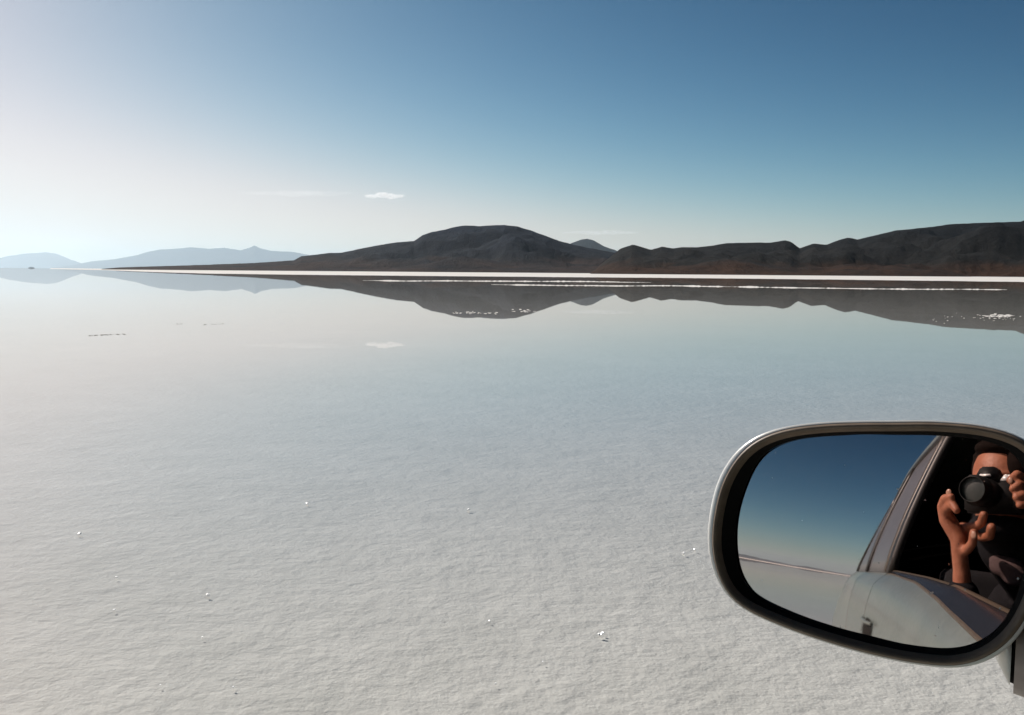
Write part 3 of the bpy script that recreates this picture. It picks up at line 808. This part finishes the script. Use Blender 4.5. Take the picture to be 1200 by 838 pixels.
tube('mirror_arm', [(q0, N0 * 0.036, MV * 0.026), (lerp(q0, door_pt, 0.4), N0 * 0.036, U * 0.025), (lerp(q0, door_pt, 0.8), cf * 0.045, U * 0.030), (door_pt - cl * 0.0, cf * 0.075, U * 0.055), (door_pt - cl * 0.03, cf * 0.08, U * 0.06)], M_ARM, side_mirror)

# ------------------------------------------------------------------ photographer
vfl = V((0, math.cos(pitch), math.sin(pitch)))
LENS = EYEV - vf * 0.015                         # centre of the front element, just behind the point of view
def MP(px, py, b):
    """World point seen at photo pixel (px, py) in the wing mirror, lying b metres behind the view point."""
    P, q = mirror_ray(px, py)
    t = (-b - P.dot(vf)) / q.dot(vf)
    return P + q * t + EYEV
def capsule(bm, a, b, ra, rb, seg=16):
    d = b - a; L = max(d.length, 1e-5); q = d.to_track_quat('Z', 'Y').to_matrix().to_4x4()
    bmesh.ops.create_cone(bm, cap_ends=True, segments=seg, radius1=ra, radius2=rb, depth=L, matrix=Matrix.Translation((a + b) / 2) @ q)
    for c, r in ((a, ra), (b, rb)): bmesh.ops.create_uvsphere(bm, u_segments=seg, v_segments=10, radius=r, matrix=Matrix.Translation(c))
def chain(bm, pts, rad):
    for i in range(len(pts) - 1): capsule(bm, pts[i], pts[i + 1], rad[i], rad[i + 1])
def ell(bm, c, ax, r, seg=32):
    """ellipsoid: ax = three unit vectors, r = radii"""
    m = Matrix((( ax[0].x * r[0], ax[1].x * r[1], ax[2].x * r[2], c.x), (ax[0].y * r[0], ax[1].y * r[1], ax[2].y * r[2], c.y), (ax[0].z * r[0], ax[1].z * r[1], ax[2].z * r[2], c.z), (0, 0, 0, 1)))
    bmesh.ops.create_uvsphere(bm, u_segments=seg, v_segments=seg // 2, radius=1, matrix=m)
def remeshed(name, bm, m, parent, voxel=0.004, smooth=6, off=V((0, 0, 0)), disp=0.0):
    for v in bm.verts: v.co -= off
    bmesh.ops.recalc_face_normals(bm, faces=bm.faces)
    o = bmobj(name, bm, m, parent)
    md = o.modifiers.new('r', 'REMESH'); md.mode = 'VOXEL'; md.voxel_size = voxel
    s = o.modifiers.new('s', 'SMOOTH'); s.iterations = smooth; s.factor = 0.5
    dg = bpy.context.evaluated_depsgraph_get(); ev = o.evaluated_get(dg); me = bpy.data.meshes.new_from_object(ev)
    o.modifiers.clear(); o.data = me
    me.polygons.foreach_set('use_smooth', [True] * len(me.polygons))
    if not me.materials: me.materials.append(m)
    return o
# head frame: looks along the camera, a little turned
hr, hf, hu = vr, vf, vu
HC = MP(1161, 539, 0.140) - vf * 0.085 - vu * 0.062     # from the middle of the forehead to the skull centre
person = empty('person', C(-0.45, -0.44, 0.76))
tag(person, 'person in a dark jacket holding a camera to the face, seen in the wing mirror', 'person')
POFF = C(-0.45, -0.44, 0.76)
skin = NT('skin', Roughness=0.5); skin.b.inputs['Specular IOR Level'].default_value = 0.4
v_ = skin.coord(); skin.l(skin.ramp(skin.noise(v_, 35, 5, 0.6), [(0.3, (0.27, 0.095, 0.05)), (0.7, (0.38, 0.15, 0.085))]), skin.b.inputs['Base Color'])
skin.b.inputs['Subsurface Weight'].default_value = 0.08; skin.b.inputs['Subsurface Radius'].default_value = (0.01, 0.004, 0.002)
skin.l(skin.bump(skin.math('ADD', skin.noise(v_, 90, 4, 0.7), skin.math('MULTIPLY', skin.noise(v_, 400, 2, 0.6), 0.4)), 0.6, 0.0022), skin.b.inputs['Normal'])
M_SKIN = skin.m
M_HAIR = simple('dark_hair', (0.008, 0.005, 0.004), 0.95, scale=300, bump=0.6, spec=0.08)
M_JACKET = simple('dark_jacket', (0.012, 0.012, 0.014), 0.95, scale=120, bump=0.4, spec=0.1)
M_SHIRT = simple('grey_shirt', (0.085, 0.06, 0.06), 0.9, scale=120, bump=0.4, spec=0.1)
M_NAIL = simple('nail', (0.36, 0.20, 0.14), 0.3, scale=100)
def H(r, f, u): return HC + hr * r + hf * f + hu * u
b = bmesh.new()
ell(b, H(0, -0.015, 0.035), (hr, hf, hu), (0.077, 0.098, 0.095), 40)          # cranium
ell(b, H(0, 0.018, -0.045), (hr, hf, hu), (0.062, 0.072, 0.075), 32)         # face
ell(b, H(0, 0.055, 0.030), (hr, hf, hu), (0.050, 0.030, 0.022), 24)          # brow
capsule(b, H(0, 0.082, 0.010), H(0, 0.108, -0.030), 0.008, 0.013)            # nose
ell(b, H(-0.016, 0.088, -0.033), (hr, hf, hu), (0.009, 0.012, 0.008), 16); ell(b, H(0.016, 0.088, -0.033), (hr, hf, hu), (0.009, 0.012, 0.008), 16)
capsule(b, H(-0.020, 0.080, -0.062), H(0.020, 0.080, -0.062), 0.007, 0.007); capsule(b, H(-0.017, 0.079, -0.073), H(0.017, 0.079, -0.073), 0.008, 0.008)
ell(b, H(0, 0.070, -0.098), (hr, hf, hu), (0.026, 0.020, 0.020), 20)          # chin
for s in (-1, 1):
    ell(b, H(s * 0.036, 0.062, -0.022), (hr, hf, hu), (0.026, 0.022, 0.024), 20)   # cheeks
    ell(b, H(s * 0.030, 0.070, 0.004), (hr, hf, hu), (0.014, 0.012, 0.011), 16)    # closed lids behind the finder
    ell(b, H(s * 0.080, -0.012, -0.010), (hr, hf, hu), (0.009, 0.018, 0.031), 20)  # ears
NECK = H(0, -0.045, -0.10); CH = C(-0.44, -0.44, 1.17); PEL = C(-0.52, -0.44, 0.84)
capsule(b, NECK, lerp(NECK, CH, 0.6), 0.056, 0.062)
ell(b, CH + V((0, 0, -0.03)), (cl, cf, U), (0.175, 0.105, 0.16), 32); ell(b, lerp(CH, PEL, 0.55), (cl, cf, U), (0.15, 0.10, 0.16), 32); ell(b, PEL, (cl, cf, U), (0.17, 0.12, 0.10), 32)
for s in (1, -1):
    hip = PEL + cl * 0.09 * s; knee = hip + cf * 0.43 + U * 0.05; ank = knee + cf * 0.16 - U * 0.36
    chain(b, [hip, knee, ank, ank + cf * 0.14 - U * 0.03], [0.085, 0.06, 0.042, 0.035])
SHL = CH + cl * 0.17 + U * 0.05; SHR = CH - cl * 0.17 + U * 0.05
# left hand (left in the mirror picture) cups the lens from the side and below
wr_l = MP(1127, 672, 0.075); el_l = MP(1133, 790, 0.11); 
palm = MP(1123, 632, 0.062)
chain(b, [SHL, el_l, lerp(el_l, wr_l, 0.5), wr_l], [0.050, 0.036, 0.026, 0.0190])
chain(b, [wr_l, lerp(wr_l, palm, 0.55), palm], [0.0175, 0.0165, 0.0165])
k1 = MP(1107, 610, 0.050); k2 = MP(1117, 612, 0.070); k3 = MP(1128, 618, 0.098); k4 = MP(1135, 627, 0.104)
chain(b, [wr_l, palm, k1], [0.018, 0.017, 0.0122]); chain(b, [palm, k2], [0.017, 0.012]); chain(b, [palm, k3], [0.017, 0.012]); chain(b, [palm, k4], [0.016, 0.011])
chain(b, [k1, MP(1103.5, 594, 0.045), MP(1107, 584, 0.037), MP(1115, 582, 0.030)], [0.0118, 0.0105, 0.0095, 0.0082])
chain(b, [k2, MP(1108, 598, 0.045), MP(1116, 590, 0.034), MP(1121, 598, 0.028)], [0.0115, 0.0105, 0.0098, 0.0085])
chain(b, [k3, MP(1144, 617, 0.072), MP(1150, 613, 0.048), MP(1153, 603, 0.034)], [0.0105, 0.0098, 0.0098, 0.0092])
chain(b, [k4, MP(1152, 630, 0.076), MP(1160, 628, 0.052), MP(1162, 618, 0.036)], [0.0100, 0.0095, 0.0100, 0.0098])
chain(b, [lerp(wr_l, palm, 0.6), MP(1133, 645, 0.056), MP(1140, 636, 0.036), MP(1141, 624, 0.027)], [0.012, 0.0105, 0.0096, 0.0090])
# right hand on the shutter side
wr_r = MP(1222, 610, 0.15); el_r = C(-0.40, -0.78, 1.02); palm_r = MP(1208, 588, 0.115)
chain(b, [SHR, el_r, wr_r], [0.052, 0.042, 0.026]); chain(b, [wr_r, palm_r], [0.024, 0.024])
for (k_, m_, t_) in (((1200, 562, .105), (1192, 556, .085), (1184, 563, .072)), ((1203, 572, .10), (1194, 568, .075), (1187, 573, .066)),
                     ((1206, 582, .10), (1198, 580, .075), (1191, 583, .066)), ((1208, 592, .10), (1201, 591, .078), (1195, 592, .068))):
    chain(b, [palm_r, MP(*k_), MP(*m_), MP(*t_)], [0.019, 0.0115, 0.0102, 0.0088])
chain(b, [palm_r, MP(1212, 570, .15), MP(1202, 562, .15)], [0.018, 0.012, 0.010])
body = remeshed('body', b, M_SKIN, person, 0.0033, 5, POFF)
# nails
def nail(px, py, bb, r=0.0062):
    bm = bmesh.new(); c = MP(px, py, bb)
    ell(bm, c - POFF, (hr, hf, hu), (r * 0.9, r * 0.35, r * 1.15), 14); o = bmobj('nail', bm, M_NAIL, person)
nail(1112, 577.5, 0.029, 0.0075); nail(1141, 627, 0.0175, 0.0072); nail(1184, 563, 0.063)
# hair, jacket, shirt
b = bmesh.new()
ell(b, H(0, -0.030, 0.052), (hr, hf, hu), (0.087, 0.100, 0.092), 36); ell(b, H(0, -0.055, 0.0), (hr, hf, hu), (0.085, 0.070, 0.085), 30)
ell(b, H(0.060, 0.020, 0.055), (hr, hf, hu), (0.042, 0.070, 0.060), 24); ell(b, H(0.01, 0.03, 0.100), (hr, hf, hu), (0.07, 0.055, 0.026), 24)
for k in range(26):
    t = random.uniform(-1, 1); ell(b, H(0.07 * t, 0.03 + 0.03 * random.random() - 0.035 * abs(t), 0.108 - 0.03 * t * t), (hr, hf, hu), (0.010, 0.018, 0.008), 10)
remeshed('hair', b, M_HAIR, person, 0.004, 2, POFF)
b = bmesh.new()
ell(b, CH + V((0, 0, -0.03)), (cl, cf, U), (0.195, 0.118, 0.175), 32); ell(b, lerp(CH, PEL, 0.55), (cl, cf, U), (0.172, 0.115, 0.18), 32); ell(b, PEL, (cl, cf, U), (0.185, 0.13, 0.115), 32)
chain(b, [SHL, el_l, lerp(el_l, wr_l, 0.80)], [0.068, 0.052, 0.036]); capsule(b, NECK - U * 0.035 + vf * 0.01, lerp(NECK, CH, 0.7), 0.078, 0.10); ell(b, NECK + vf * 0.035 - U * 0.005, (vr, vf, U), (0.062, 0.06, 0.045), 24); ell(b, H(0, 0.035, -0.098), (hr, hf, hu), (0.072, 0.078, 0.042), 24); chain(b, [SHR, el_r, lerp(el_r, wr_r, 0.85)], [0.068, 0.055, 0.040])  # high dark collar over neck and chin stands in for shade below the camera
for s in (1, -1):
    hip = PEL + cl * 0.09 * s; knee = hip + cf * 0.43 + U * 0.05; ank = knee + cf * 0.16 - U * 0.36
    chain(b, [hip, knee, ank], [0.10, 0.075, 0.06])
remeshed('jacket', b, M_JACKET, person, 0.007, 4, POFF)
b = bmesh.new()
sc_ = MP(1180, 665, 0.185)
ell(b, sc_, (vr, vf, vu), (0.042, 0.020, 0.026), 24); ell(b, sc_ - vu * 0.02 + vr * 0.018, (vr, vf, vu), (0.030, 0.018, 0.024), 20); ell(b, sc_ + vu * 0.016 - vr * 0.02, (vr, vf, vu), (0.022, 0.016, 0.012), 20)
remeshed('shirt', b, M_SHIRT, person, 0.005, 6, POFF)

# ------------------------------------------------------------------ the film camera held by the person
M_CAM = simple('camera_black', (0.005, 0.005, 0.0055), 0.6, scale=200, bump=0.2, spec=0.3)
M_CAMS = simple('camera_silver', (0.75, 0.75, 0.74), 0.35, 0.2, 0.05)
M_LENSG = NT('lens_glass', Base_Color=(0.013, 0.020, 0.019, 1), Roughness=0.45, Coat_Weight=0.15).m
fc = empty('film_camera', LENS)
tag(fc, 'black film camera with a round lens held up by the photographer in the mirror', 'camera')
LU, LR, LF = vu, vr, vf
def LC(r, f, u): return LR * r + LF * f + LU * u
def lathe_l(name, prof, m, parent, n=48, closed=False):
    vs = []
    for k in range(n):
        a = 2 * math.pi * k / n
        for r, f in prof: vs.append(LC(r * math.cos(a), f, r * math.sin(a)))
    o = mesh(name, vs, gridf(n, len(prof), True), m, parent)
    bm = bmesh.new(); bm.from_mesh(o.data); bmesh.ops.recalc_face_normals(bm, faces=bm.faces); bm.to_mesh(o.data); bm.free(); return o
lathe_l('lens_barrel', [(0.0262, -0.010), (0.0268, -0.001), (0.0272, 0.0), (0.0280, 0.0), (0.0285, -0.002), (0.0288, -0.018), (0.0335, -0.020), (0.0335, -0.040), (0.0315, -0.042), (0.0315, -0.066), (0.033, -0.070), (0.033, -0.078)], M_CAM, fc)
lathe_l('front_element', [(0.0005, -0.007), (0.008, -0.0072), (0.016, -0.0080), (0.0266, -0.0100)], M_LENSG, fc)
lathe_l('filter_ring', [(0.0266, -0.0012), (0.0270, 0.0008), (0.0276, 0.0008), (0.0280, -0.0004)], simple('ring_grey', (0.016, 0.018, 0.018), 0.6), fc)
def lbox(name, c, h, m, bev=0.004, parent=None, taper=1.0):
    bm = bmesh.new(); vs = []
    for sf in (-1, 1):
        for sr in (-1, 1):
            for su in (-1, 1):
                k = taper if su > 0 else 1
                vs.append(bm.verts.new(LC(c[0] + h[0] * sr * k, c[1] + h[1] * sf * k, c[2] + h[2] * su)))
    for f in ((0, 1, 3, 2), (4, 6, 7, 5), (0, 4, 5, 1), (2, 3, 7, 6), (0, 2, 6, 4), (1, 5, 7, 3)): bm.faces.new([vs[i] for i in f])
    bmesh.ops.recalc_face_normals(bm, faces=bm.faces)
    if bev: bmesh.ops.bevel(bm, geom=bm.edges[:], offset=bev, segments=3, affect='EDGES')
    return bmobj(name, bm, m, parent or fc)
lbox('camera_body', (0.015, -0.097, -0.004), (0.070, 0.020, 0.040), M_CAM, 0.007)
lbox('grip', (0.072, -0.085, -0.008), (0.013, 0.026, 0.036), M_CAM, 0.009)
lbox('finder_hump', (0.0, -0.094, 0.046), (0.028, 0.026, 0.016), M_CAM, 0.004, None, 0.6)
lbox('top_plate', (0.0, -0.0665, 0.040), (0.014, 0.0012, 0.0028), M_CAMS, 0.0006, None, 0.8)
lbox('side_plate', (0.040, -0.080, 0.036), (0.012, 0.004, 0.007), M_CAMS, 0.001, None, 0.25)
lbox('shutter_button', (0.062, -0.085, 0.038), (0.006, 0.006, 0.003), M_CAMS, 0.001)
lbox('winding_lever', (0.050, -0.097, 0.041), (0.016, 0.008, 0.003), M_CAMS, 0.002)
lbox('rewind_knob', (-0.040, -0.097, 0.040), (0.010, 0.010, 0.005), M_CAM, 0.003)

# ------------------------------------------------------------------ haze
def haze():
    bm = bmesh.new()
    bmesh.ops.create_cube(bm, size=1, matrix=Matrix.Translation((0, 0, 718)) @ Matrix.Diagonal((2 * FAR + 2000, 2 * FAR + 2000, 1446, 1)))
    m = NT('haze_air'); m.t.nodes.remove(m.b)
    pv = m.n('ShaderNodeVolumePrincipled'); pv.inputs['Color'].default_value = (0.70, 0.87, 1.0, 1)
    pv.inputs['Density'].default_value = HAZE; pv.inputs['Anisotropy'].default_value = 0.69
    m.l(pv.outputs[0], m.out.inputs['Volume'])
    o = bmobj('haze', bm, m.m, smooth=False); tag(o, 'thin pale haze over the salt flat', kind='stuff')
HAZE = 1.45e-5
haze()
